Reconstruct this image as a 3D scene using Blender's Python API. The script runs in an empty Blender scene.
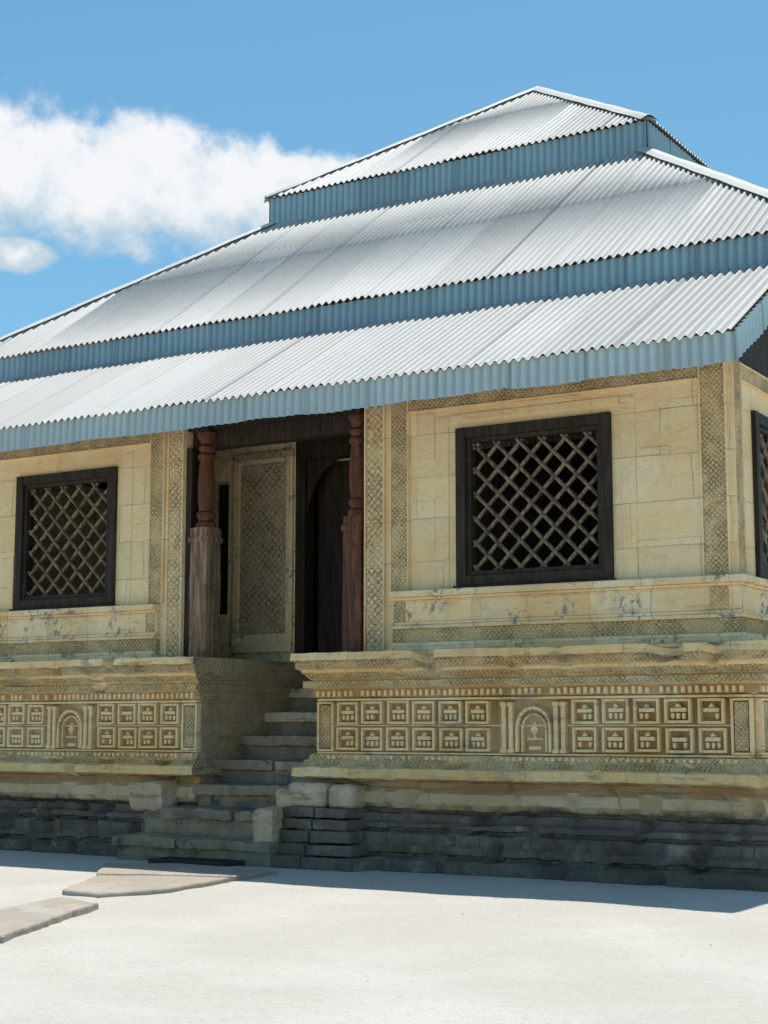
import bpy, bmesh, math, random
from mathutils import Vector, noise, Matrix
random.seed(7)
S = bpy.context.scene
S.view_settings.view_transform = 'Standard'
S.view_settings.look = 'None'
S.view_settings.exposure = 0

# ------------------------------------------------------------------ node helpers
class NT:
    def __init__(s, name):
        s.m = bpy.data.materials.new(name); s.m.use_nodes = True
        s.t = s.m.node_tree; s.t.nodes.clear()
        s.out = s.n('ShaderNodeOutputMaterial'); s.b = s.n('ShaderNodeBsdfPrincipled')
        s.t.links.new(s.b.outputs[0], s.out.inputs[0])
    def n(s, ty, **k):
        nd = s.t.nodes.new(ty)
        for a, v in k.items(): setattr(nd, a, v)
        return nd
    def put(s, sock, v):
        if v is None: return
        if isinstance(v, bpy.types.NodeSocket): s.t.links.new(v, sock)
        else:
            if isinstance(v, tuple) and len(v) == 3 and sock.type == 'RGBA': v = v + (1,)
            sock.default_value = v
    def math(s, op, a, b=None, c=None, clamp=False):
        nd = s.n('ShaderNodeMath', operation=op); nd.use_clamp = clamp
        s.put(nd.inputs[0], a)
        if b is not None: s.put(nd.inputs[1], b)
        if c is not None: s.put(nd.inputs[2], c)
        return nd.outputs[0]
    def mix(s, f, a, b, mode='MIX'):
        nd = s.n('ShaderNodeMix', data_type='RGBA', blend_type=mode)
        s.put(nd.inputs[0], f); s.put(nd.inputs[6], a); s.put(nd.inputs[7], b)
        return nd.outputs[2]
    def comb(s, x, y, z):
        nd = s.n('ShaderNodeCombineXYZ')
        for i, v in enumerate((x, y, z)): s.put(nd.inputs[i], v)
        return nd.outputs[0]
    def sep(s, v):
        nd = s.n('ShaderNodeSeparateXYZ'); s.put(nd.inputs[0], v); return nd.outputs
    def noise(s, vec, scale, detail=4, rough=0.55):
        nd = s.n('ShaderNodeTexNoise'); s.put(nd.inputs['Vector'], vec)
        nd.inputs['Scale'].default_value = scale; nd.inputs['Detail'].default_value = detail
        nd.inputs['Roughness'].default_value = rough
        return nd.outputs[0]
    def step(s, v, lo, hi):
        nd = s.n('ShaderNodeMapRange'); nd.interpolation_type = 'SMOOTHSTEP'
        s.put(nd.inputs[0], v); nd.inputs[1].default_value = lo; nd.inputs[2].default_value = hi
        return nd.outputs[0]
    def vscale(s, v, sc):
        nd = s.n('ShaderNodeVectorMath', operation='MULTIPLY'); s.put(nd.inputs[0], v); nd.inputs[1].default_value = sc
        return nd.outputs[0]
    def bump(s, h, dist, strength=1.0, nrm=None):
        nd = s.n('ShaderNodeBump'); s.put(nd.inputs['Height'], h)
        nd.inputs['Distance'].default_value = dist; nd.inputs['Strength'].default_value = strength
        if nrm is not None: s.put(nd.inputs['Normal'], nrm)
        return nd.outputs[0]
    def obj(s): return s.n('ShaderNodeTexCoord').outputs['Object']
    def uv(s): return s.n('ShaderNodeTexCoord').outputs['UV']
    def fin(s, col, rough=0.9, nrm=None, spec=0.2, metal=0.0):
        s.put(s.b.inputs['Base Color'], col); s.put(s.b.inputs['Roughness'], rough)
        s.b.inputs['Specular IOR Level'].default_value = spec; s.b.inputs['Metallic'].default_value = metal
        if nrm is not None: s.put(s.b.inputs['Normal'], nrm)
        return s.m

def stone(name, A, B, grey=(0.36, 0.32, 0.28), gamt=0.5, joints=None, carve=0.0, cper=0.085, flake=0.0, zdark=False, rough_b=0.012, soot=0.0, mott=0.45):
    t = NT(name); P = t.obj(); x, y, z = t.sep(P)
    sxy = t.math('ADD', x, y)
    n1 = t.noise(P, 1.6, 5); n14 = t.noise(P, 14, 5, 0.7); n3 = t.noise(P, 3.1, 7, 0.72)
    col = t.mix(t.step(n1, 0.35, 0.68), A, B)
    col = t.mix(t.math('MULTIPLY', t.step(n14, 0.5, 0.75), mott), col, tuple(c * 0.58 for c in A))
    col = t.mix(t.math('MULTIPLY', t.step(t.noise(P, 40, 3, 0.7), 0.54, 0.68), mott*0.7), col, tuple(c * 0.5 for c in B))
    st = t.step(t.noise(t.vscale(P, (5.0, 5.0, 0.6)), 1.0, 5, 0.65), 0.50, 0.74)
    col = t.mix(t.math('MULTIPLY', st, 0.55 * gamt + 0.16), col, tuple(0.45 * (c + g) for c, g in zip(A, grey)))
    col = t.mix(t.math('MULTIPLY', t.step(n3, 0.55, 0.65), gamt), col, grey)
    col = t.mix(t.math('MULTIPLY', t.step(t.noise(t.vscale(P, (1, 1, 1.7)), 0.8, 5, 0.65), 0.48, 0.66), 0.55), col, (A[0]*0.93, A[1]*0.84, A[2]*0.66))
    nrm = t.bump(t.math('ADD', n14, n3), rough_b * 2.4, 0.8)
    if soot > 0:
        sv = t.step(t.noise(t.vscale(P, (1.4, 1.4, 7.0)), 1.0, 6, 0.7), 0.55, 0.66)
        col = t.mix(t.math('MULTIPLY', sv, soot), col, (0.16, 0.14, 0.12))
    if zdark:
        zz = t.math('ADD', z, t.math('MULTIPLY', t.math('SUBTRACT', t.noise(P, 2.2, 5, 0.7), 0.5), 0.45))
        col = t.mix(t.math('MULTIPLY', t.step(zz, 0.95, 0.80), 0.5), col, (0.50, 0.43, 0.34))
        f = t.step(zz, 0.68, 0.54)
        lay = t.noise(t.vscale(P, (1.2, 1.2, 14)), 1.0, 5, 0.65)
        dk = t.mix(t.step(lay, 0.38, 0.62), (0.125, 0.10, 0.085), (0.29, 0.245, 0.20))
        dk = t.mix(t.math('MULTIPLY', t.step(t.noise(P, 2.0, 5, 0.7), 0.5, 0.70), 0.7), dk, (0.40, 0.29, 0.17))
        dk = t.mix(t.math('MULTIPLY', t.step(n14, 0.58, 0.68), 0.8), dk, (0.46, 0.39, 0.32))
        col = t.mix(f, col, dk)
    if joints:
        bw, bh = joints
        jit = t.math('MULTIPLY', t.math('SUBTRACT', t.noise(P, 0.9, 2), 0.5), 0.16)
        br = t.n('ShaderNodeTexBrick'); t.put(br.inputs['Vector'], t.comb(t.math('ADD', sxy, jit), t.math('ADD', z, t.math('MULTIPLY', jit, 0.4)), 0.0))
        br.inputs['Scale'].default_value = 1; br.inputs['Mortar Size'].default_value = 0.005
        br.inputs['Mortar Smooth'].default_value = 0.3
        br.inputs['Brick Width'].default_value = bw; br.inputs['Row Height'].default_value = bh
        br.inputs['Color1'].default_value = (1, 1, 1, 1); br.inputs['Color2'].default_value = (0.88, 0.84, 0.78, 1); br.inputs['Mortar'].default_value = (0.9, 0.9, 0.9, 1)
        br.offset_frequency = 2; br.squash = 0.7; br.squash_frequency = 3; br.offset = 0.37
        col = t.mix(1.0, col, br.outputs['Color'], 'MULTIPLY')
        vis = t.step(n1, 0.40, 0.62)
        jf = t.math('MULTIPLY', br.outputs['Fac'], t.math('ADD', t.math('MULTIPLY', vis, 0.6), 0.10))
        col = t.mix(jf, col, tuple(c * 0.35 for c in A))
        nrm = t.bump(t.math('SUBTRACT', 1.0, br.outputs['Fac']), 0.010, 0.7, nrm)
    if carve > 0:
        k = math.pi / cper
        wob = t.math('MULTIPLY', t.math('SUBTRACT', t.noise(P, 7, 3, 0.6), 0.5), cper * 0.9)
        su = t.math('ADD', sxy, wob); zu = t.math('SUBTRACT', z, wob)
        a = t.math('ABSOLUTE', t.math('SINE', t.math('MULTIPLY', t.math('ADD', su, zu), k)))
        b = t.math('ABSOLUTE', t.math('SINE', t.math('MULTIPLY', t.math('SUBTRACT', sxy, z), k)))
        lat = t.step(t.math('MULTIPLY', a, b), 0.03, 0.5)
        vo = t.n('ShaderNodeTexVoronoi'); vo.feature = 'DISTANCE_TO_EDGE'
        t.put(vo.inputs['Vector'], t.comb(su, zu, 0.0)); vo.inputs['Scale'].default_value = 1.9 / cper
        vo.inputs['Randomness'].default_value = 0.8
        ve = t.step(vo.outputs['Distance'], 0.02, 0.22)
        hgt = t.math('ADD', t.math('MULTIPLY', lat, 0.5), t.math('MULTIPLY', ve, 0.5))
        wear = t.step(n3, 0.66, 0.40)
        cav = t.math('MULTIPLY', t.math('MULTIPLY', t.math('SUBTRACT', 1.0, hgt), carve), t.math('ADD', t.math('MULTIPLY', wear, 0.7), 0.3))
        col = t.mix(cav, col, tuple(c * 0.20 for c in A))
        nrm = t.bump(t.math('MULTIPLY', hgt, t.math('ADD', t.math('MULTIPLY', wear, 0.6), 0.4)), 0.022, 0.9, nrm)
    if flake > 0:
        fl = t.math('MULTIPLY', t.step(t.noise(P, 1.9, 3), 0.5, 0.58), t.step(t.noise(P, 11, 5, 0.75), 0.52, 0.57))
        col = t.mix(t.math('MULTIPLY', fl, flake), col, (0.24, 0.25, 0.25))
    return t.fin(col, 0.92, nrm, 0.15)

CRA = (0.96, 0.73, 0.41); CRB = (0.97, 0.80, 0.53)
OCA = (0.92, 0.64, 0.30); OCB = (0.95, 0.74, 0.44)
M_wall = stone('coral_wall', CRA, CRB, gamt=0.14, joints=(1.05, 0.46), mott=0.30)
M_sill = stone('coral_sill', CRA, CRB, gamt=0.35, joints=(0.95, 3.0), flake=0.9, soot=0.28, mott=0.35)
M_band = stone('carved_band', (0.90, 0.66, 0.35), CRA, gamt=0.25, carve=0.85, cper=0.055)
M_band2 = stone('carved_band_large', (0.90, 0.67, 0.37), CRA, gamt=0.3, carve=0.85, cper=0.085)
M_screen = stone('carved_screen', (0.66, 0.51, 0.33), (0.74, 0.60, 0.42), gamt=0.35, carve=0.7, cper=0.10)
M_pl = stone('plinth_stone', OCA, OCB, gamt=0.36, joints=(1.5, 5.0), zdark=True, soot=0.5)
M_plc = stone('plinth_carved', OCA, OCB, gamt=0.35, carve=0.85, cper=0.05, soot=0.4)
M_plg = stone('stair_flank', (0.74, 0.57, 0.36), (0.85, 0.69, 0.46), gamt=0.75, carve=0.45, cper=0.07, joints=(0.8, 0.5), soot=0.45, rough_b=0.02)
M_rel = stone('relief_stone', (0.94, 0.67, 0.34), (0.96, 0.77, 0.48), gamt=0.4, soot=0.4)
M_relshade = stone('relief_ground_painted_shade', (0.42, 0.28, 0.135), (0.58, 0.41, 0.22), gamt=0.35)  # darkened stone for recesses; shade under the ledges painted into the colour
M_base = stone('base_stone', (0.16, 0.13, 0.11), (0.29, 0.24, 0.195), grey=(0.50, 0.42, 0.34), gamt=0.65, joints=(0.8, 4.0), rough_b=0.022, soot=0.5)
M_step = stone('step_stone', (0.30, 0.235, 0.17), (0.52, 0.41, 0.29), grey=(0.12, 0.10, 0.085), gamt=0.85, rough_b=0.022, soot=0.7)
M_blk = stone('rough_block', (0.66, 0.50, 0.33), (0.76, 0.61, 0.43), grey=(0.19, 0.165, 0.14), gamt=0.75, rough_b=0.02, soot=0.6)
M_slab = stone('paving', (0.40, 0.35, 0.29), (0.50, 0.44, 0.37), grey=(0.26, 0.24, 0.21), gamt=0.6, soot=0.3)

def wood(name, A, B, spec=0.3, rough=0.6):
    t = NT(name); P = t.obj()
    g = t.noise(t.vscale(P, (22, 22, 1.6)), 1.0, 5, 0.65)
    col = t.mix(t.step(g, 0.35, 0.68), A, B)
    col = t.mix(t.math('MULTIPLY', t.step(t.noise(P, 6, 5, 0.7), 0.52, 0.7), 0.6), col, tuple(c * 0.4 for c in A))
    return t.fin(col, rough, t.bump(g, 0.008, 0.8), spec)
M_wdark = wood('dark_timber', (0.020, 0.014, 0.010), (0.055, 0.038, 0.025), 0.25, 0.6)
M_wred = wood('red_brown_timber', (0.075, 0.028, 0.015), (0.19, 0.075, 0.04), 0.25, 0.6)
M_wgrey = wood('weathered_timber', (0.13, 0.08, 0.05), (0.36, 0.24, 0.15), 0.2, 0.75)
M_latt = wood('lattice_timber', (0.08, 0.06, 0.038), (0.32, 0.245, 0.16), 0.5, 0.4)

def metal(name, col0, var=0.14, sheet_w=0.82, sheet_l=2.3, stain=0.35, rough=0.55, streak=(0.34, 0.33, 0.31), groove=0.0, wl=0.105, rust=0.5):
    t = NT(name); U = t.uv(); u, v, _ = t.sep(U)
    us = t.math('DIVIDE', u, sheet_w); vs = t.math('DIVIDE', v, sheet_l)
    wn = t.n('ShaderNodeTexWhiteNoise'); wn.noise_dimensions = '2D'
    t.put(wn.inputs['Vector'], t.comb(t.math('FLOOR', us), t.math('FLOOR', vs), 0.0))
    r = wn.outputs['Value']
    col = t.mix(1.0, col0, t.mix(r, (1 - var,) * 3, (1.06,) * 3), 'MULTIPLY')
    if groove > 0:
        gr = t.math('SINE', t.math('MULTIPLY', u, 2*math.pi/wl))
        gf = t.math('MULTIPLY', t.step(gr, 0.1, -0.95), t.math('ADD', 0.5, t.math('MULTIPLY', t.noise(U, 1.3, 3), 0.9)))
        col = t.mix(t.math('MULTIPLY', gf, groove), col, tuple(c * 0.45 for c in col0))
    fr = t.math('FRACT', us)
    seam = t.math('ADD', t.step(fr, 0.05, 0.0), t.math('MULTIPLY', t.step(fr, 0.93, 1.0), 0.35), clamp=True)
    seam = t.math('MULTIPLY', seam, t.math('ADD', 0.35, t.math('MULTIPLY', r, 0.65)))
    col = t.mix(t.math('MULTIPLY', seam, 0.9), col, tuple(c * 0.3 for c in col0))
    frv = t.math('FRACT', vs)
    col = t.mix(t.math('MULTIPLY', t.step(frv, 0.02, 0.0), 0.5), col, tuple(c * 0.45 for c in col0))  # dark line at each lap: the lap shadow painted into the sheet colour
    s1 = t.step(t.noise(t.comb(t.math('MULTIPLY', u, 6), t.math('MULTIPLY', v, 0.7), 0.0), 1.0, 6, 0.7), 0.5, 0.75)
    col = t.mix(t.math('MULTIPLY', s1, stain), col, streak)
    s2 = t.step(t.noise(U, 1.1, 6, 0.7), 0.48, 0.68)
    col = t.mix(t.math('MULTIPLY', s2, stain), col, tuple(0.7 * c + 0.02 for c in col0))
    s3 = t.step(t.noise(U, 7, 5, 0.8), 0.63, 0.71)
    col = t.mix(t.math('MULTIPLY', s3, rust), col, (0.28, 0.20, 0.14))
    return t.fin(col, rough, t.bump(t.noise(U, 5, 3), 0.01, 0.4), 0.3, 0.0)
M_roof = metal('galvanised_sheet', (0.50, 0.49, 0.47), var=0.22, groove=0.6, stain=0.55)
M_cap = metal('ridge_flashing', (0.62, 0.61, 0.58), sheet_w=50, sheet_l=50, stain=0.3)
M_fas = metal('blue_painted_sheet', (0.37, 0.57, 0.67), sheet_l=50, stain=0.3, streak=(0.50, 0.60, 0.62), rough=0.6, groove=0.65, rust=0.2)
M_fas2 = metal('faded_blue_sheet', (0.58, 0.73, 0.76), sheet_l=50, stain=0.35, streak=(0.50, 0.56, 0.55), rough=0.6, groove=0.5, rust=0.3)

# ------------------------------------------------------------------ mesh helpers
class Acc:
    def __init__(s): s.v = []; s.f = []; s.m = []; s.mats = []; s.uv = None
    def mi(s, mat):
        if mat not in s.mats: s.mats.append(mat)
        return s.mats.index(mat)
    def face(s, idx, mat): s.f.append(idx); s.m.append(s.mi(mat))
    def box(s, x0, x1, y0, y1, z0, z1, mat):
        if x0 > x1: x0, x1 = x1, x0
        if y0 > y1: y0, y1 = y1, y0
        b = len(s.v)
        s.v += [(x0,y0,z0),(x1,y0,z0),(x1,y1,z0),(x0,y1,z0),(x0,y0,z1),(x1,y0,z1),(x1,y1,z1),(x0,y1,z1)]
        for q in ((3,2,1,0),(4,5,6,7),(0,1,5,4),(1,2,6,5),(2,3,7,6),(3,0,4,7)):
            s.face(tuple(b+i for i in q), mat)
    def prism(s, F, pts, o0, o1, mat):
        b = len(s.v); n = len(pts)
        for o in (o0, o1):
            for (a, z) in pts: s.v.append(F(a, o, z))
        s.face(tuple(b+n+i for i in range(n)), mat); s.face(tuple(b+i for i in reversed(range(n))), mat)
        for i in range(n):
            j = (i+1) % n
            s.face((b+i, b+j, b+n+j, b+n+i), mat)
    def make(s, name, parent=None, bevel=0, smooth=None, fixn=True, seg=2):
        me = bpy.data.meshes.new(name); me.from_pydata(s.v, [], s.f)
        for m in s.mats: me.materials.append(m)
        me.polygons.foreach_set('material_index', s.m)
        if s.uv:
            ul = me.uv_layers.new(name='UVMap')
            for lp in me.loops: ul.data[lp.index].uv = s.uv[lp.vertex_index]
        if fixn:
            bm = bmesh.new(); bm.from_mesh(me); bmesh.ops.recalc_face_normals(bm, faces=bm.faces); bm.to_mesh(me); bm.free()
        if smooth is not None:
            me.polygons.foreach_set('use_smooth', [True]*len(me.polygons)); me.set_sharp_from_angle(angle=math.radians(smooth))
        ob = bpy.data.objects.new(name, me); S.collection.objects.link(ob)
        if parent: ob.parent = parent
        if bevel:
            md = ob.modifiers.new('b', 'BEVEL'); md.width = bevel; md.segments = seg; md.limit_method = 'ANGLE'; md.angle_limit = math.radians(40)
        return ob

def FR(s, o, z): return (s, -o, z)
def SD(s, o, z): return (o, s, z)
def fbox(A, F, s0, s1, o0, o1, z0, z1, mat):
    a = F(s0, o0, z0); b = F(s1, o1, z1)
    A.box(a[0], b[0], a[1], b[1], z0, z1, mat)

def rough_box(A, x0, x1, y0, y1, z0, z1, mat, r=0.03, amp=0.015, res=0.05, seed=0.0, fr=3.0, rot=0.0):
    c = Vector(((x0+x1)/2, (y0+y1)/2, (z0+z1)/2)); h = Vector(((x1-x0)/2, (y1-y0)/2, (z1-z0)/2))
    bm = bmesh.new(); R = Matrix.Rotation(rot, 3, 'Z')
    for ax in range(3):
        u, v = [(1,2),(2,0),(0,1)][ax]
        nu = max(2, int(2*h[u]/res)); nv = max(2, int(2*h[v]/res))
        for sg in (-1, 1):
            g = []
            for i in range(nu+1):
                row = []
                for j in range(nv+1):
                    p = Vector((0,0,0)); p[ax] = sg*h[ax]; p[u] = -h[u]+2*h[u]*i/nu; p[v] = -h[v]+2*h[v]*j/nv
                    q = Vector([max(-(h[k]-r), min(h[k]-r, p[k])) for k in range(3)])
                    d = p-q
                    if d.length > 1e-6: d.normalize()
                    w = q + d*r
                    ww = c + w
                    nz = 0.7*noise.noise_vector((ww+Vector((seed,0,0)))*fr*0.7) + 0.6*noise.noise_vector((ww+Vector((seed,5,0)))*fr*4.1)
                    row.append(bm.verts.new(c + R @ (w + nz*amp)))
                g.append(row)
            for i in range(nu):
                for j in range(nv):
                    bm.faces.new((g[i][j], g[i+1][j], g[i+1][j+1], g[i][j+1]))
    bmesh.ops.remove_doubles(bm, verts=bm.verts, dist=0.0008)
    b = len(A.v); bm.verts.index_update()
    for v in bm.verts: A.v.append(tuple(v.co))
    for f in bm.faces: A.face(tuple(b+v.index for v in f.verts), mat)
    bm.free()

def empty(name):
    e = bpy.data.objects.new(name, None); S.collection.objects.link(e); return e
MOSQ = empty('coral_stone_mosque')

XL = -11.44; XC = -5.72; ZP = 2.24
# ------------------------------------------------------------------ plinth
PROF = [(-0.30, 2.24, M_pl), (0.50, 2.24, M_pl), (0.505, 2.16, M_plc), (0.46, 2.14, M_plc), (0.46, 2.075, M_pl), (0.41, 2.06, M_pl), (0.40, 2.03, M_plc), (0.34, 1.97, M_pl),
        (0.31, 1.945, M_pl), (0.39, 1.935, M_plc), (0.39, 1.87, M_pl), (0.30, 1.85, M_relshade), (0.30, 1.77, M_pl), (0.235, 1.755, M_relshade), (0.235, 1.165, M_pl),
        (0.32, 1.155, M_plc), (0.33, 1.10, M_pl), (0.37, 1.09, M_plc), (0.42, 1.03, M_pl), (0.48, 1.015, M_pl), (0.485, 0.92, M_pl), (0.36, 0.895, M_relshade), (0.24, 0.88, M_relshade), (0.24, 0.83, M_pl),
        (0.35, 0.77, M_pl), (0.38, 0.67, M_pl), (0.33, 0.61, M_pl), (0.28, 0.60, M_base), (0.28, 0.57, M_base), (0.37, 0.56, M_base), (0.37, 0.49, M_base), (0.45, 0.47, M_base), (0.45, 0.42, M_base), (0.40, 0.41, M_base), (0.40, 0.38, M_base), (0.52, 0.365, M_base), (0.52, 0.27, M_base),
        (0.60, 0.245, M_base), (0.60, 0.185, M_base), (0.55, 0.17, M_base), (0.55, 0.14, M_base), (0.70, 0.12, M_base), (0.70, -0.12, M_base)]
def hsh(a, b): return (math.sin(a*127.1+b*311.7)*43758.5453) % 1.0
ZONES = [(1.95, 1.25), (1.84, 1.6), (1.16, 2.0), (0.895, 1.35), (0.60, 1.1), (0.47, 0.8), (0.37, 0.95), (0.245, 0.75), (0.13, 0.9), (-1, 1.1)]
def sweep(name, xl, xr, sl, sr, ybl, ybr, flank=None):
    A = Acc(); prof = []
    for i in range(len(PROF)-1):
        a, b = PROF[i], PROF[i+1]
        n = max(1, int(math.hypot(a[0]-b[0], a[1]-b[1])/0.045))
        for k in range(n): prof.append((a[0]+(b[0]-a[0])*k/n, a[1]+(b[1]-a[1])*k/n, a[2]))
    prof.append((PROF[-1][0], PROF[-1][1], M_base))
    cols = []
    nb = max(2, int(ybl/0.12)); nf = int((xr-xl)/0.03); nr = max(2, int(min(ybr, 30)/0.12))
    for k in range(nb): cols.append(('L', 1-k/nb))
    for k in range(nf): cols.append(('F', k/nf))
    for k in range(nr+1): cols.append(('R', k/nr))
    for (leg, t) in cols:
        for (p, z, m) in prof:
            if leg == 'L': x = xl-sl*p; y = -p+(ybl+p)*t
            elif leg == 'F': x = (xl-sl*p)+((xr+sr*p)-(xl-sl*p))*t; y = -p
            else: x = xr+sr*p; y = -p+(ybr+p)*t
            v = Vector((x, y, z)); w = noise.noise_vector(v*1.3)*0.006+noise.noise_vector(v*11)*0.007
            zi = [i for i, q in enumerate(ZONES) if z >= q[0]][0]; bw = ZONES[zi][1]
            s = x+y+zi*0.37+0.1*math.sin(zi*3.1); bi = math.floor(s/bw); fr_ = (s/bw-bi)*bw
            low = z < 0.62
            if p > 0.1:
                off = (hsh(bi, zi)-0.5)*(0.040 if low else 0.014)
                gap = -0.025 if (fr_ < 0.028) else 0.0
                tz = (hsh(bi+9, zi)-0.5)*(0.014 if low else 0.006)
                w += Vector((0, -(off+gap), tz)) if leg == 'F' else Vector((off if leg == 'R' else -off, 0, tz))
            if low: w += noise.noise_vector(v*8)*0.013
            c = noise.noise(Vector((v.x*4.3, v.y*4.3, v.z*2.0))+Vector((3, 1, 7)))
            th = 0.18 if low else 0.28
            if p > 0.34 and c > th: w += Vector((0, 0.32*(c-th) if leg == 'F' else 0, -0.12*(c-th)))
            A.v.append(tuple(v+w))
    n = len(prof)
    for i in range(len(cols)-1):
        for j in range(n-1):
            m = prof[j][2]
            if flank and cols[i][0] == 'R' and flank == 'R' and m is not M_base: m = M_plg
            A.face((i*n+j, (i+1)*n+j, (i+1)*n+j+1, i*n+j+1), m)
    return A.make(name, MOSQ, smooth=34)
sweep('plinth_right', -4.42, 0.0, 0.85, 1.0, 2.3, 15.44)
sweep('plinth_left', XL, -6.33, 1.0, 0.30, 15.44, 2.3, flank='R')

R = Acc()
def rj(a=0.006): return random.uniform(-a, a)
DP = 0.03
def cell(F, sc, zc, o):
    w, h, t = 0.134+rj(0.005), 0.120+rj(0.003), 0.028; sc += rj(0.008); zc += rj(0.005); q = DP+rj(0.012)
    fbox(R, F, sc-w, sc-w+t, o, o+0.055+q, zc-h, zc+h, M_rel); fbox(R, F, sc+w-t, sc+w, o, o+0.055+q, zc-h, zc+h, M_rel)
    fbox(R, F, sc-w+t, sc+w-t, o, o+0.052+q, zc+h-t, zc+h, M_rel); fbox(R, F, sc-w+t, sc+w-t, o, o+0.052+q, zc-h, zc-h+t, M_rel)
    fbox(R, F, sc-0.078, sc+0.078+rj(0.01), o, o+0.045+q, zc-0.01, zc+0.030, M_rel)
    if random.random() > 0.12: R.prism(F, [(sc-0.034, zc+0.035), (sc+0.034, zc+0.035), (sc+rj(), zc+0.078)], o, o+0.04+q, M_rel)
    for d in (-0.055, 0, 0.055):
        if random.random() < 0.14: continue
        R.prism(F, [(sc+d-0.019, zc-0.02), (sc+d-0.013+rj(0.004), zc-0.075+rj()), (sc+d+0.013, zc-0.075), (sc+d+0.019, zc-0.02)], o, o+0.04+q+rj(), M_rel)
def arch(F, sc, z0, r, w, o0, o1, hh, mat=M_rel):
    n = 10; pts_o = []; pts_i = []
    for k in range(n+1):
        a = math.pi*k/n; pts_o.append((sc+r*math.cos(a), z0+hh+r*math.sin(a)*1.1)); pts_i.append((sc+(r-w)*math.cos(a), z0+hh+(r-w)*math.sin(a)*1.1))
    for k in range(n): R.prism(F, [pts_o[k], pts_o[k+1], pts_i[k+1], pts_i[k]], o0, o1, mat)
    fbox(R, F, sc-r, sc-r+w, o0, o1, z0, z0+hh, mat); fbox(R, F, sc+r-w, sc+r, o0, o1, z0, z0+hh, mat)
def niche(F, sc, o):
    for d in (-0.33, -0.25, 0.25, 0.33):
        fbox(R, F, sc+d-0.024, sc+d+0.024, o, o+0.055+DP, 1.20, 1.70, M_rel)
        fbox(R, F, sc+d-0.034, sc+d+0.034, o, o+0.065+DP, 1.655, 1.70, M_rel); fbox(R, F, sc+d-0.034, sc+d+0.034, o, o+0.065+DP, 1.19, 1.235, M_rel)
    arch(F, sc, 1.20, 0.20, 0.032, o, o+0.055+DP, 0.24); arch(F, sc, 1.20, 0.145, 0.024, o, o+0.045+DP*0.5, 0.23)
    fbox(R, F, sc-0.09, sc+0.09, o, o+0.04, 1.32, 1.345, M_rel); fbox(R, F, sc-0.014, sc+0.014, o, o+0.04, 1.345, 1.50, M_rel)
    R.prism(F, [(sc-0.05, 1.42), (sc, 1.36), (sc+0.05, 1.42), (sc, 1.48)], o, o+0.055, M_rel)
    fbox(R, F, sc-0.07, sc+0.07, o, o+0.04, 1.22, 1.26, M_rel)
def endpanel(F, s0, s1, o):
    t = 0.025
    fbox(R, F, s0, s0+t, o, o+0.055+DP, 1.19, 1.72, M_rel); fbox(R, F, s1-t, s1, o, o+0.055+DP, 1.19, 1.72, M_rel)
    fbox(R, F, s0+t, s1-t, o, o+0.053+DP, 1.695, 1.72, M_rel); fbox(R, F, s0+t, s1-t, o, o+0.053+DP, 1.19, 1.215, M_rel)
    fbox(R, F, s0+t+0.01, s1-t-0.01, o, o+0.04+DP, 1.225, 1.685, M_plc)
def rails(F, s0, s1, o):
    fbox(R, F, s0, s1, o, o+0.05+DP, 1.728, 1.754, M_rel); fbox(R, F, s0, s1, o, o+0.03, 1.455, 1.475, M_rel); fbox(R, F, s0, s1, o, o+0.045+DP, 1.167, 1.186, M_rel)
    k = s0
    while k < s1-0.04:
        if random.random() > 0.10: fbox(R, F, k, k+0.037, o+0.05, o+0.110+rj(0.008), 1.775, 1.84+rj(), M_rel)
        if random.random() > 0.15: fbox(R, F, k, k+0.038, o+0.05, o+0.105+rj(0.008), 1.110, 1.150, M_rel)
        k += 0.072
O = 0.228
def group(F, cs, o):
    for c in cs:
        for zc in (1.60, 1.325): cell(F, c, zc, o)
rails(FR, -4.62, 0.23, O); rails(FR, -11.6, -6.27, O); rails(SD, -0.22, 9.0, O)
endpanel(FR, -4.62, -4.41, O); group(FR, [-4.24+0.318*i for i in range(6)], O); niche(FR, -2.02, O)
group(FR, [-1.46+0.325*i for i in range(5)], O); endpanel(FR, 0.03, 0.235, O)
endpanel(FR, -6.49, -6.27, O); group(FR, [-6.67-0.32*i for i in range(4)], O); niche(FR, -8.2, O)
group(FR, [-8.76-0.32*i for i in range(8)], O)
endpanel(SD, -0.2, 0.05, O); group(SD, [0.25+0.32*i for i in range(8)], O); niche(SD, 3.2, O); group(SD, [3.8+0.32*i for i in range(8)], O)
R.make('carved_relief_panels', MOSQ, bevel=0.010, seg=2)

Fl = Acc()
Fl.box(XL, -6.34, 0.0, 15.4, 2.1, 2.225, M_step); Fl.box(-4.41, 0.0, 0.0, 15.4, 2.1, 2.225, M_step)
Fl.box(-6.335, -4.415, 2.3, 15.4, -0.1, 2.223, M_step)
Fl.make('floor', MOSQ)

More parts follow.
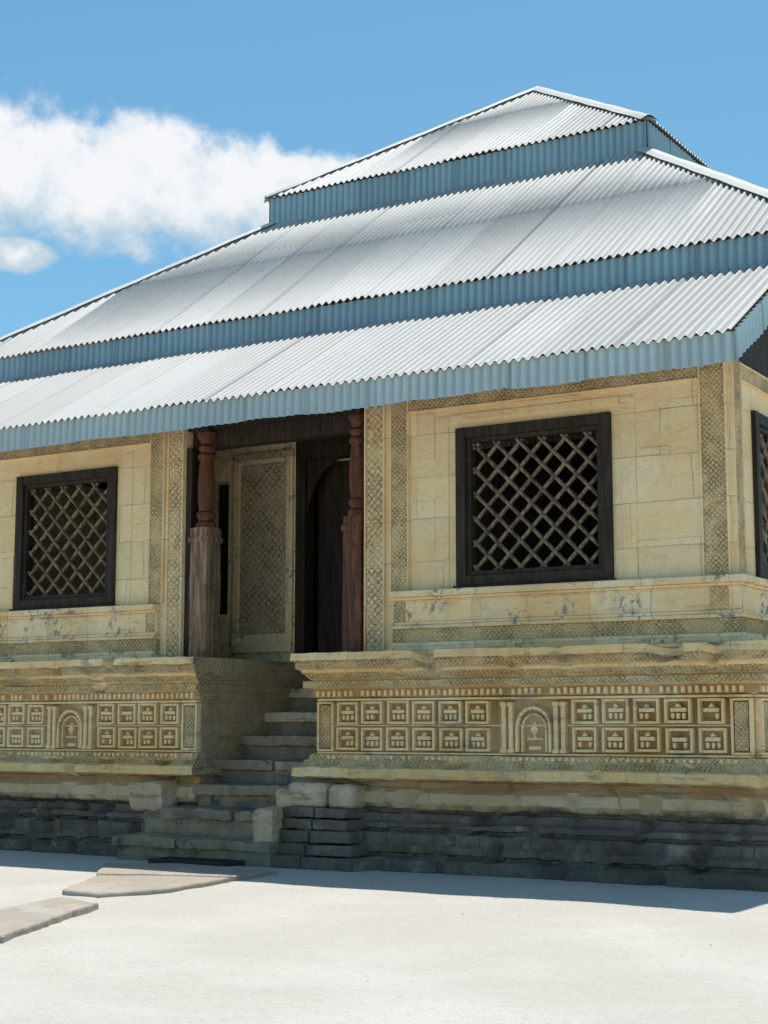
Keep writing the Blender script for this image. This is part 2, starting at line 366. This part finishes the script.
# ------------------------------------------------------------------ walls
W = Acc()
WZ0, WZ1 = 2.2, 5.08; T = 0.22
def wallrun(F, s0, s1, wins, z0=WZ0, z1=WZ1, zb=2.95, zt=4.6, mat=M_wall):
    cur = s0
    for (a, b) in wins:
        fbox(W, F, cur, a, -T, 0, z0, z1, mat); fbox(W, F, a, b, -T, 0, z0, zb, mat); fbox(W, F, a, b, -T, 0, zt, z1, mat); cur = b
    fbox(W, F, cur, s1, -T, 0, z0, z1, mat)
RW = (-3.0, -1.27); LW = (-9.42, -7.82); SWs = [(0.69, 2.35), (4.6, 6.3), (8.6, 10.3)]
wallrun(FR, -4.19, 0.0, [RW]); wallrun(FR, XL, -6.74, [LW])
wallrun(SD, T, 15.44, SWs)
W.box(XL, XL+T, T, 15.44, WZ0, WZ1, M_wall); W.box(XL+T, -T, 15.22, 15.44, WZ0, WZ1, M_wall)
W.box(-7.95, -7.63, 1.62, 1.84, WZ0, WZ1, M_screen); W.box(-7.31, -6.24, 1.62, 1.84, WZ0, WZ1, M_sill)
W.box(-7.63, -7.31, 1.62, 1.84, WZ0, 2.89, M_sill); W.box(-7.63, -7.31, 1.62, 1.84, 4.62, WZ1, M_sill)
W.box(-8.1, -7.95, T, 1.84, WZ0, WZ1, M_wdark)
W.box(-4.41, -4.19, T, 1.84, WZ0, WZ1, M_wall); W.box(-4.72, -4.41, 1.62, 1.84, WZ0, WZ1, M_wdark)
W.make('walls', MOSQ, bevel=0.006, seg=1)

B = Acc()
def strip(F, s0, s1, z0, z1, o, mat, lip=None):
    fbox(B, F, s0, s1, -0.01, o, z0, z1, mat)
def vband(F, s0, s1, z0, z1, mat=M_band):
    strip(F, s0, s0+0.02, z0, z1, 0.045, M_wall); strip(F, s1-0.02, s1, z0, z1, 0.045, M_wall); strip(F, s0+0.02, s1-0.02, z0, z1, 0.028, mat)
vband(FR, -4.19, -3.93, 2.245, 5.06, M_band2); vband(FR, -3.86, -3.62, 2.905, 5.06)
vband(FR, -0.30, -0.02, 2.905, 5.06); vband(SD, 0.02, 0.28, 2.905, 5.06)
def hband(F, s0, s1, z0, z1, mat=M_band):
    strip(F, s0, s1, z0, z0+0.02, 0.045, M_wall); strip(F, s0, s1, z1-0.02, z1, 0.045, M_wall); strip(F, s0, s1, z0+0.02, z1-0.02, 0.03, mat)
hband(FR, -3.618, -0.302, 4.86, 5.05); hband(SD, 0.282, 15.0, 4.86, 5.05)
vband(FR, -6.98, -6.74, 2.245, 5.06, M_band2); vband(FR, -7.26, -7.03, 2.905, 5.06); hband(FR, XL, -7.262, 4.86, 5.05)
for (a, b, c, d, o) in ((-3.30,-3.13,2.905,4.78,0.012), (-1.14,-0.98,2.905,4.78,0.014), (-3.12,-1.15,4.70,4.79,0.016), (-7.70,-7.55,2.905,4.78,0.012),
        (-3.60,-3.305,3.35,3.88,0.010), (-3.60,-3.305,4.31,4.84,0.014), (-0.975,-0.32,2.905,3.30,0.010), (-0.975,-0.62,3.76,4.23,0.013), (-0.617,-0.32,4.235,4.70,0.009), (-2.4,-1.6,4.795,4.855,0.010), (-7.545,-7.28,3.4,3.9,0.010), (-9.7,-9.5,3.0,3.6,0.01)):
    strip(FR, a, b, c, d, o, M_wall)
ZS = ((2.245,2.30,0.17,M_sill),(2.30,2.345,0.13,M_sill),(2.345,2.49,0.085,M_band),(2.49,2.53,0.125,M_sill),(2.53,2.565,0.10,M_sill),(2.565,2.80,0.075,M_sill),(2.80,2.83,0.105,M_sill),(2.83,2.90,0.15,M_sill))
for (z0, z1, o, m) in ZS:
    strip(FR, -3.80, 0.0, z0, z1, o, m); strip(FR, XL, -7.08, z0, z1, o, m); B.box(0.0, o, -o, 15.0, z0, z1, m)
strip(FR, -0.22, -0.03, 2.575, 2.79, 0.09, M_band); strip(FR, -3.78, -3.64, 2.575, 2.79, 0.088, M_band); strip(FR, -7.24, -7.1, 2.575, 2.79, 0.088, M_band)
for (a, b) in ((-3.60,-2.72),(-2.70,-1.55),(-1.53,-0.26),(-8.4,-7.28),(-9.6,-8.42)): strip(FR, a, b, 2.59, 2.785, 0.083, M_sill)
def scr(x0, x1, z0, z1, y, d0, m): B.box(x0, x1, y-d0, y, z0, z1, m)
scr(-7.20, -6.27, 4.86, 4.95, 1.62, 0.05, M_screen); scr(-7.20, -7.10, 2.5, 4.86, 1.62, 0.05, M_sill); scr(-6.37, -6.27, 2.5, 4.86, 1.62, 0.05, M_sill)
scr(-7.10, -6.37, 2.62, 4.80, 1.62, 0.025, M_screen); scr(-7.20, -6.27, 2.38, 2.5, 1.62, 0.07, M_sill)
B.make('carved_bands_and_sills', MOSQ, bevel=0.010, seg=2)

# ------------------------------------------------------------------ timber
D = Acc()
D.box(-6.74, -4.19, 0.14, 0.32, 4.76, 5.04, M_wdark); D.box(-6.74, -4.19, 0.05, 0.14, 4.97, 5.07, M_wdark)
D.box(-6.735, -6.66, 0.02, 0.30, 2.235, 4.76, M_wdark)
D.box(-7.94, -4.42, 0.33, 1.61, 5.08, 5.14, M_wdark)
D.box(-6.24, -6.10, 1.60, 1.80, 2.22, 4.80, M_wdark); D.box(-4.86, -4.72, 1.60, 1.80, 2.22, 4.80, M_wdark); D.box(-6.24, -4.72, 1.595, 1.80, 4.80, 5.08, M_wdark)
D.box(-6.09, -5.60, 1.90, 1.95, 2.24, 4.795, M_wdark)
for k in range(10):
    a0 = math.pi*k/10; a1 = math.pi*(k+1)/10; cx, cz, ro = -5.48, 4.05, 0.62
    D.prism(FR, [(cx+ro*math.cos(a0), cz+0.75*math.sin(a0)), (cx+ro*math.cos(a0), 4.799), (cx+ro*math.cos(a1), 4.799), (cx+ro*math.cos(a1), cz+0.75*math.sin(a1))], -1.70, -1.66, M_wdark)
D.box(-9.0, -3.0, 3.6, 3.75, 2.22, 5.1, M_wdark)
zr = lambda y: 5.08+0.58*(y+0.9)-0.06
for (xa, xb) in ((-0.02-0.2, -0.02), (XL+0.02, XL+0.22)):
    D.prism(SD, [(0.0, 5.083), (14.4+1.0, 5.083), (14.4+1.0, zr(0.04)), (14.2, 6.2), (1.24, 6.2), (0.0, zr(0))], xa, xb, M_wdark)
D.box(XL+0.23, -0.23, 0.02, 0.2, 5.083, 5.50, M_wdark)
for i in range(4):
    d = 0.35+0.55*i; D.box(-0.01, 0.30, -0.9+d-0.05, -0.9+d+0.05, 4.92+0.58*d, 5.02+0.58*d, M_wgrey)
for k in range(26):
    x = -11.6+0.46*k
    b = len(D.v); zz = lambda y, o: 5.08+0.58*(y+0.9)-o
    for xx in (x, x+0.07):
        D.v += [(xx,-0.82,zz(-0.82,0.14)),(xx,0.6,zz(0.6,0.14)),(xx,0.6,zz(0.6,0.05)),(xx,-0.82,zz(-0.82,0.05))]
    for q in ((0,1,2,3),(7,6,5,4),(0,4,5,1),(1,5,6,2),(2,6,7,3),(3,7,4,0)): D.face(tuple(b+i for i in q), M_wdark)
D.make('timber_frame_and_door', MOSQ, bevel=0.006, seg=1)

def lathe(A, cx, cy, prof, mat, n=20):
    b = len(A.v)
    for (r, z) in prof:
        for k in range(n):
            a = 2*math.pi*k/n; A.v.append((cx+r*math.cos(a), cy+r*math.sin(a), z))
    for i in range(len(prof)-1):
        for k in range(n):
            j = (k+1) % n; A.face((b+i*n+k, b+i*n+j, b+(i+1)*n+j, b+(i+1)*n+k), mat)
def column(name, cx, cy, w, mlow):
    A = Acc(); h = w/2; zj = 3.80
    rough_box(A, cx-h, cx+h, cy-h, cy+h, 2.22, zj, mlow, r=0.02, amp=0.014, res=0.05, fr=2.5)
    A.box(cx-h*1.08, cx+h*1.08, cy-h*1.08, cy+h*1.08, zj-0.18, zj-0.12, mlow)
    r = w*0.40
    pr = [(r*1.1,zj-0.02),(r*1.12,zj+0.05),(r*0.85,zj+0.08),(r*1.05,zj+0.13),(r*1.05,zj+0.17),(r*0.8,zj+0.2),(r*0.93,zj+0.3),(r*0.97,zj+0.5),(r*0.85,zj+0.72),(r*0.72,zj+0.80),
          (r*1.0,zj+0.83),(r*1.0,zj+0.87),(r*0.7,zj+0.90),(r*0.95,zj+0.94),(r*0.95,zj+0.97),(r*0.66,zj+1.0),(r*0.8,zj+1.04),(r*1.1,zj+1.10),(r*1.1,zj+1.14)]
    lathe(A, cx, cy, pr, M_wred)
    A.box(cx-h, cx+h, cy-h, cy+h, zj+1.14, zj+1.26, M_wdark)
    A.make(name, MOSQ, smooth=40)
column('porch_column', -6.52, 0.13, 0.27, M_wgrey); column('porch_column_b', -4.38, 0.13, 0.25, M_wred)

# ------------------------------------------------------------------ lattice windows
def window(name, F, s0, s1, z0, z1):
    A = Acc()
    def fb(a, b, o0, o1, c, d, m=M_wdark): fbox(A, F, a, b, o0, o1, c, d, m)
    w = 0.085
    fb(s0-0.03, s0+w, -0.12, 0.05, z0-0.02, z1+0.03); fb(s1-w, s1+0.03, -0.12, 0.05, z0-0.02, z1+0.03)
    fb(s0+w, s1-w, -0.12, 0.047, z1-w, z1+0.028); fb(s0+w, s1-w, -0.12, 0.047, z0-0.018, z0+w)
    fb(s0-0.05, s1+0.05, 0.0, 0.085, z0-0.045, z0-0.021)
    i = w+0.05
    fb(s0+w, s0+i, -0.12, 0.01, z0+w, z1-w); fb(s1-i, s1-w, -0.12, 0.01, z0+w, z1-w)
    fb(s0+i, s1-i, -0.12, 0.008, z1-i, z1-w); fb(s0+i, s1-i, -0.12, 0.008, z0+w, z0+i)
    a0, a1, c0, c1 = s0+i, s1-i, z0+i, z1-i
    W_, H_ = a1-a0, c1-c0; pitch = 0.262; hw = 0.020
    for dirn in (1, -1):
        n = int((W_+H_)/pitch)+2
        for k in range(n):
            c = k*pitch+0.06
            if dirn == 1: pts = [(max(0, c-H_), min(H_, c)), (min(W_, c), max(0, c-W_))]
            else: pts = [(max(0, c-H_), H_-min(H_, c)), (min(W_, c), H_-max(0, c-W_))]
            (xa, za), (xb, zb) = pts
            L = math.hypot(xb-xa, zb-za)
            if c > W_+H_ or L < 0.05: continue
            tx, tz = (xb-xa)/L, (zb-za)/L; nx, nz = -tz, tx
            off = -0.045 if dirn == 1 else -0.062
            sec = [(-hw, off-0.03), (-hw, off), (-hw*0.2, off+0.018), (hw*0.2, off+0.018), (hw, off), (hw, off-0.03)]
            b = len(A.v)
            for (px, pz) in ((xa, za), (xb, zb)):
                j1 = rj(0.008)
                for (q, o) in sec: A.v.append(F(a0+px+nx*q+j1, o, c0+pz+nz*q))
            m = len(sec)
            for q in range(m): A.face((b+q, b+(q+1) % m, b+m+(q+1) % m, b+m+q), M_latt)
    return A.make(name, MOSQ, bevel=0.004, seg=1)
window('window_right_bay', FR, RW[0], RW[1], 2.95, 4.6); window('window_left_bay', FR, LW[0], LW[1], 2.95, 4.6)
for i, (a, b) in enumerate(SWs): window('window_side', SD, a, b, 2.95, 4.6)

# ------------------------------------------------------------------ stairs
St = Acc()
steps = [(-6.85,-4.72,-1.06,0.27),(-6.50,-4.80,-0.68,0.56),(-6.26,-4.62,-0.38,0.82),(-6.28,-4.60,0.02,1.08),(-6.28,-4.60,0.50,1.35),(-6.28,-4.60,1.0,1.63),(-6.28,-4.60,1.48,1.92),(-6.28,-4.60,1.95,2.2)]
for i, (a, b, y, z) in enumerate(steps):
    y1 = steps[i+1][2]+0.12 if i < 7 else 2.4
    m = M_step
    if i in (0, 1, 3):
        xm = a+(b-a)*(0.42, 0.6, 0, 0.5)[i]
        rough_box(St, a, xm-0.006, y, y1, z-0.12, z, M_step, r=0.022, amp=0.022, seed=i*3.1)
        rough_box(St, xm+0.006, b, y+0.02, y1, z-0.12, z-0.012, M_step, r=0.022, amp=0.022, seed=i*4.1+9)
    else: rough_box(St, a, b, y, y1, z-0.12, z, M_step if i < 5 else M_blk, r=0.022, amp=0.020, seed=i*3.1)
    rough_box(St, a+0.02, b-0.02, y+0.08, y1, z-0.38, z-0.10, m, r=0.015, amp=0.014, seed=i*5.7)
rough_box(St, -6.95, -6.50, -0.70, -0.30, 0.52, 0.84, M_blk, r=0.05, amp=0.05, seed=21, rot=0.12)
rough_box(St, -6.75, -6.35, -0.62, -0.30, 0.26, 0.56, M_step, r=0.03, amp=0.035, seed=23)
rough_box(St, -4.98, -4.74, -1.00, -0.66, 0.25, 0.60, M_blk, r=0.035, amp=0.04, seed=31, rot=0.2)
rough_box(St, -4.94, -4.72, -0.64, -0.34, 0.50, 0.80, M_blk, r=0.035, amp=0.04, seed=33, rot=0.1)
St.make('stone_stairs', MOSQ, smooth=40)
Pf = Acc()
rough_box(Pf, -4.80, -4.30, -0.64, -0.20, 0.60, 0.86, M_blk, r=0.07, amp=0.02, seed=2); rough_box(Pf, -4.29, -3.98, -0.62, -0.20, 0.60, 0.85, M_blk, r=0.07, amp=0.02, seed=4)
for i, (e, z0, z1) in enumerate(((0.0,0.50,0.615),(0.05,0.385,0.50),(0.10,0.25,0.385),(0.18,0.13,0.25),(0.28,-0.1,0.13))):
    rough_box(Pf, -4.78-e*0.6, -4.38, -0.72-e*0.9, -0.2, z0, z1-0.004, M_base, r=0.02, amp=0.018, seed=i*2.7)
    rough_box(Pf, -4.372, -3.98+e, -0.715-e*0.9, -0.2, z0, z1-0.010, M_base, r=0.02, amp=0.018, seed=i*4.7)
Pf.make('pilaster_foot', MOSQ, smooth=40)

# ------------------------------------------------------------------ corrugated roof
WL = 0.105; AMP = 0.020; NS = 8
def corr(s): return AMP*math.sin(2*math.pi*s/WL)
def rotp(p, k, c):
    x, y = p[0]-c[0], p[1]-c[1]
    for _ in range(k): x, y = -y, x
    return (x+c[0], y+c[1], p[2])
CY = 7.72
def hip_tier(name, R_, r_, z0, slope, over=0.05):
    A = Acc(); A.uv = []
    L = R_-r_; ds = []; k = 0; sl = 1.9
    while k*sl < L:
        ds.append((k*sl, 0.014)); e = min(L, (k+1)*sl); ds.append((e-0.001, 0.0)); k += 1
    for side in range(4):
        n = int(2*R_/(WL/NS)); b = len(A.v); nr = len(ds)
        for i in range(n+1):
            s = -R_+2*R_*i/n; Dm = min(R_-abs(s), L)
            so = (math.floor((s+50)/0.82) % 2)*0.007
            for (d, dz) in ds:
                dd = min(d, Dm) - (over+0.02*noise.noise(Vector((math.floor((s+50)/0.82)*7.3, side, 1))) if d == 0 else 0)
                z = z0+slope*dd+corr(s)+dz+so+0.012*noise.noise(Vector((s*0.8, d*0.8, side*9.0)))
                A.v.append(rotp((XC+s, CY-R_+dd, z), side, (XC, CY))); A.uv.append((s+side*300*WL, d+0.2*side))
        for i in range(n):
            s0 = -R_+2*R_*i/n; s1 = -R_+2*R_*(i+1)/n
            Dm = max(min(R_-abs(s0), L), min(R_-abs(s1), L))
            for j in range(nr-1):
                if ds[j][0] > Dm: continue
                A.face((b+i*nr+j, b+(i+1)*nr+j, b+(i+1)*nr+j+1, b+i*nr+j+1), M_roof)
    A.make(name, MOSQ, fixn=False, smooth=70)
    C = Acc(); C.uv = []
    for side in range(4):
        P0 = Vector((XC+R_+0.02, CY-R_-0.02, z0-0.02)); P1 = Vector((XC+r_, CY-r_, z0+slope*L)); n = 14
        right = Vector((1, 1, 0)).normalized(); b = len(C.v); cs = [(-0.13, -0.07), (-0.07, -0.02), (-0.025, 0.015), (0.025, 0.015), (0.07, -0.02), (0.13, -0.07)]
        for i in range(n+1):
            c = P0.lerp(P1, i/n)
            for (q, h) in cs:
                p = c+right*q+Vector((0, 0, h*0.8+0.045+0.005*math.sin(i*2.1+q*9))); C.v.append(rotp(tuple(p), side, (XC, CY))); C.uv.append((q+5*side, i*0.4))
        for i in range(n):
            for q in range(5): C.face((b+i*6+q, b+(i+1)*6+q, b+(i+1)*6+q+1, b+i*6+q+1), M_cap)
    C.make(name+'_hip_caps', MOSQ, smooth=60)
def fascia(name, pts, ztop, zbot, mat):
    A = Acc(); A.uv = []
    for (p0, p1, nrm, za, zb) in pts:
        L = (Vector(p1)-Vector(p0)).length; n = max(2, int(L/(WL/NS))); b = len(A.v)
        for i in range(n+1):
            t = i/n; s = L*t; x = p0[0]+(p1[0]-p0[0])*t; y = p0[1]+(p1[1]-p0[1])*t; dz = za+(zb-za)*t
            o = corr(s)+(math.floor(s/0.82) % 2)*0.005
            tilt = 0.012*noise.noise(Vector((s*0.7, ztop, 0)))
            jag = 0.018*noise.noise(Vector((s*2.0, 4, ztop)))+0.006*(math.floor(s/0.82) % 3)
            A.v.append((x+nrm[0]*o, y+nrm[1]*o, ztop+dz)); A.uv.append((s, 0.5))
            A.v.append((x+nrm[0]*(o+tilt+0.01), y+nrm[1]*(o+tilt+0.01), zbot+dz+jag)); A.uv.append((s, 0.0))
        for i in range(n): A.face((b+2*i+1, b+2*i+3, b+2*i+2, b+2*i), mat)
    A.make(name, MOSQ, fixn=False, smooth=80)
def sqfascia(name, R_, zt, zb, mat):
    c = [(XC-R_, CY-R_), (XC+R_, CY-R_), (XC+R_, CY+R_), (XC-R_, CY+R_)]; nn = [(0,-1),(1,0),(0,1),(-1,0)]
    fascia(name, [(c[i], c[(i+1) % 4], nn[i], 0, 0) for i in range(4)], zt, zb, mat)
hip_tier('roof_middle_tier', 6.55, 3.05, 6.64, 0.727); sqfascia('fascia_middle', 6.51, 6.63, 6.27, M_fas)
hip_tier('roof_top_tier', 3.15, 0.0, 9.58, 0.70); sqfascia('fascia_top', 3.11, 9.57, 9.02, M_fas)
LX0, LX1, SL = -11.8, 0.365, 0.58
A = Acc(); A.uv = []
for side in (0, 2):
    n = int((LX1-LX0)/(WL/NS)); b = len(A.v); ds = [-0.05, 0.9, 2.0, 2.7]
    for i in range(n+1):
        s = LX0+(LX1-LX0)*i/n; so = (math.floor((s+50)/0.82) % 2)*0.007
        for d in ds:
            d2 = d+(0.02*noise.noise(Vector((math.floor((s+50)/0.82)*5.3, 2, 1))) if d < 0 else 0)
            z = 5.09+SL*d2+corr(s)+so+0.012*noise.noise(Vector((s*0.9, d, 3)))
            A.v.append(rotp((s, -0.9+d2, z), side, (XC, CY))); A.uv.append((s+side*100*WL, d*0.8+0.1))
    for i in range(n):
        for j in range(3): A.face((b+i*4+j, b+(i+1)*4+j, b+(i+1)*4+j+1, b+i*4+j+1), M_roof)
A.make('roof_lower_skirt', MOSQ, fixn=False, smooth=70)
yb = 2*CY+0.9
fascia('fascia_eave', [((LX0, -0.87), (LX1, -0.87), (0, -1), 0, 0), ((LX1, -0.87), (LX1, 1.35), (1, 0), 0, SL*2.22), ((LX0, 1.35), (LX0, -0.87), (-1, 0), SL*2.22, 0),
        ((LX1, yb-0.03), (LX0, yb-0.03), (0, 1), 0, 0), ((LX1, yb-2.25), (LX1, yb-0.03), (1, 0), SL*2.22, 0), ((LX0, yb-0.03), (LX0, yb-2.25), (-1, 0), 0, SL*2.22)], 5.08, 4.78, M_fas2)

# ------------------------------------------------------------------ ground
t = NT('white_coral_sand'); P = t.obj()
col = t.mix(t.step(t.noise(P, 0.5, 5, 0.6), 0.35, 0.7), (0.57, 0.53, 0.47), (0.65, 0.61, 0.55))
col = t.mix(t.math('MULTIPLY', t.step(t.noise(P, 16, 5, 0.8), 0.48, 0.68), 0.40), col, (0.40, 0.36, 0.31))
col = t.mix(t.math('MULTIPLY', t.step(t.noise(P, 80, 3, 0.85), 0.54, 0.68), 0.5), col, (0.32, 0.285, 0.24))
nrm = t.bump(t.noise(P, 3.6, 7, 0.7), 0.06, 0.8); nrm = t.bump(t.noise(P, 45, 4, 0.75), 0.014, 0.9, nrm)
M_sand = t.fin(col, 0.95, nrm, 0.1)
def axis(c0, c1, stp, far):
    a = []; x = c0
    while x <= c1: a.append(x); x += stp
    lo = []; hi = []; s = stp; x = c0
    while x > -far: s *= 1.35; x -= s; lo.append(x)
    s = stp; x = a[-1]
    while x < far: s *= 1.35; x += s; hi.append(x)
    return lo[::-1]+a+hi
xs = axis(-14, 6, 0.10, 3000); ys = axis(-12, 0, 0.10, 3000)
def gz(x, y): return 0.012*noise.noise(Vector((x*0.8, y*0.8, 0)))+0.005*noise.noise(Vector((x*3, y*3, 2))) if abs(x) < 60 and abs(y) < 60 else 0
G = Acc()
for y in ys:
    for x in xs: G.v.append((x, y, gz(x, y)))
nx = len(xs)
for j in range(len(ys)-1):
    for i in range(nx-1): G.face((j*nx+i, j*nx+i+1, (j+1)*nx+i+1, (j+1)*nx+i), M_sand)
G.make('ground', smooth=80, fixn=False)
Pb = Acc()
for k in range(260):
    x = random.uniform(-10, 4); y = random.uniform(-9.5, -0.7)
    if k > 120: y = -0.75-abs(random.gauss(0, 0.25))
    r = random.choice([0.005, 0.006, 0.008, 0.012]); z = gz(x, y)
    b = len(Pb.v)
    Pb.v += [(x-r,y,z),(x,y-r*random.uniform(.6,1.2),z),(x+r,y,z),(x,y+r,z),(x+r*.2,y,z+r*.8),(x,y,z-r)]
    for q in ((0,1,4),(1,2,4),(2,3,4),(3,0,4),(1,0,5),(2,1,5),(3,2,5),(0,3,5)): Pb.face(tuple(b+i for i in q), M_slab)
Pb.make('gravel')

def slab(name, pts, z0, z1):
    out = []
    for i in range(len(pts)):
        a = Vector(pts[i]); c = Vector(pts[(i+1) % len(pts)]); n = max(1, int((c-a).length/0.08))
        for k in range(n):
            p = a.lerp(c, k/n); w = noise.noise_vector(Vector((p.x*2.5, p.y*2.5, 1)))*0.035+noise.noise_vector(Vector((p.x*9, p.y*9, 1)))*0.018; out.append((p.x+w.x, p.y+w.y))
    A = Acc(); n = len(out)
    cx = sum(p[0] for p in out)/n; cy = sum(p[1] for p in out)/n
    for z, sh in ((z0, 1), (z1-0.012, 1), (z1, 0.985)):
        for (x, y) in out: A.v.append((cx+(x-cx)*sh, cy+(y-cy)*sh, z+0.008*noise.noise(Vector((x*3, y*3, 0)))))
    for l in range(2):
        for i in range(n):
            j = (i+1) % n; A.face((l*n+i, l*n+j, (l+1)*n+j, (l+1)*n+i), M_slab)
    A.face(tuple(2*n+i for i in range(n)), M_slab)
    A.make(name)
slab('paving_slab', [(-6.2,-1.95),(-5.6,-1.55),(-4.2,-1.6),(-4.15,-2.4),(-5.45,-2.85)], -0.06, 0.05)
slab('paving_slab', [(-5.4,-2.92),(-4.13,-2.48),(-3.98,-3.55),(-4.2,-4.25),(-4.7,-4.15)], -0.06, 0.045)
slab('paving_slab', [(-4.08,-5.5),(-4.25,-4.65),(-3.7,-4.85),(-2.9,-6.7),(-3.4,-7.1)], -0.06, 0.05)
t = NT('cast_iron'); P = t.obj(); M_iron = t.fin(t.mix(t.noise(P, 20), (0.02, 0.02, 0.02), (0.08, 0.06, 0.05)), 0.6)
Gr = Acc(); gx0, gx1, gy0, gy1 = -5.95, -4.95, -1.50, -1.14
Gr.box(gx0, gx1, gy0, gy0+0.03, 0.02, 0.075, M_iron); Gr.box(gx0, gx1, gy1-0.03, gy1, 0.02, 0.075, M_iron)
n = 16
for i in range(n): x = gx0+(gx1-gx0-0.025)*i/(n-1); Gr.box(x, x+0.025, gy0+0.03, gy1-0.03, 0.03, 0.073, M_iron)
Gr.make('drain_grate')

# ------------------------------------------------------------------ world
sd = Vector((-0.07, 0.27, 0.96)).normalized()
el = math.asin(sd.z); rot = math.atan2(sd.x, sd.y)
w = bpy.data.worlds.new('World'); S.world = w; w.use_nodes = True; nt = w.node_tree; nt.nodes.clear()
class WT(NT):
    def __init__(s): s.t = nt
h = WT()
out = h.n('ShaderNodeOutputWorld'); sky = h.n('ShaderNodeTexSky'); sky.sky_type = 'NISHITA'; sky.sun_disc = False
sky.sun_elevation = el; sky.sun_rotation = rot; sky.air_density = 1.0; sky.dust_density = 0.6; sky.ozone_density = 1.5
bg = h.n('ShaderNodeBackground'); h.put(bg.inputs[0], h.mix(1.0, sky.outputs[0], (0.58, 0.90, 0.91), 'MULTIPLY')); bg.inputs[1].default_value = 0.15
dirv = h.n('ShaderNodeTexCoord').outputs['Generated']
def dot(v):
    nd = h.n('ShaderNodeVectorMath', operation='DOT_PRODUCT'); h.put(nd.inputs[0], dirv); nd.inputs[1].default_value = v; return nd.outputs['Value']
px = dot((0.8535, 0.521, 0)); pz = dot((0, 0, 1)); fw = dot((-0.521, 0.8535, 0))
nz = h.noise(h.vscale(dirv, (1, 1, 1.4)), 11, 7, 0.6); nz2 = h.noise(dirv, 34, 5, 0.65)
def ell(cx, cz, rx, rz):
    a = h.math('DIVIDE', h.math('SUBTRACT', px, cx), rx); b = h.math('DIVIDE', h.math('SUBTRACT', pz, cz), rz)
    r = h.math('SQRT', h.math('ADD', h.math('MULTIPLY', a, a), h.math('MULTIPLY', b, b)))
    return h.math('SUBTRACT', 1.0, r)
e = ell(-0.24, 0.338, 0.10, 0.046)
for p in ((-0.16, 0.326, 0.085, 0.042), (-0.10, 0.324, 0.075, 0.038), (-0.055, 0.336, 0.05, 0.016), (-0.222, 0.284, 0.024, 0.011), (-0.5, 0.35, 0.15, 0.05)):
    e = h.math('MAXIMUM', e, ell(*p))
den = h.math('ADD', e, h.math('ADD', h.math('MULTIPLY', h.math('SUBTRACT', nz, 0.5), 1.3), h.math('MULTIPLY', h.math('SUBTRACT', nz2, 0.5), 1.0)))
msk = h.math('MULTIPLY', h.step(den, -0.04, 0.46), h.step(fw, 0.0, 0.2))
bc = h.n('ShaderNodeBackground')
h.put(bc.inputs[0], h.mix(h.step(h.math('ADD', h.math('MULTIPLY', den, 0.5), h.math('ADD', nz2, h.math('MULTIPLY', h.math('SUBTRACT', pz, 0.33), 8.0))), 0.32, 0.95), (0.56, 0.70, 0.80), (0.95, 0.97, 1.0))); bc.inputs[1].default_value = 0.96
mx = h.n('ShaderNodeMixShader'); h.put(mx.inputs[0], msk); nt.links.new(bg.outputs[0], mx.inputs[1]); nt.links.new(bc.outputs[0], mx.inputs[2]); nt.links.new(mx.outputs[0], out.inputs[0])

sl_ = bpy.data.lights.new('sun', 'SUN'); sl_.energy = 5.0; sl_.angle = math.radians(0.5); sl_.color = (1, 0.955, 0.885)
so = bpy.data.objects.new('sun', sl_); S.collection.objects.link(so); so.rotation_euler = sd.to_track_quat('Z', 'Y').to_euler(); so.location = (0, 10, 30)

# ------------------------------------------------------------------ camera
cd = bpy.data.cameras.new('camera'); cam = bpy.data.objects.new('camera', cd); S.collection.objects.link(cam); S.camera = cam
cd.sensor_fit = 'VERTICAL'; cd.sensor_height = 36; cd.lens = 36*1590/1024; cd.clip_end = 6000
cam.location = (5.08, -14.8, 1.45); cam.rotation_euler = (math.radians(90+7.7), 0, math.radians(31.4))
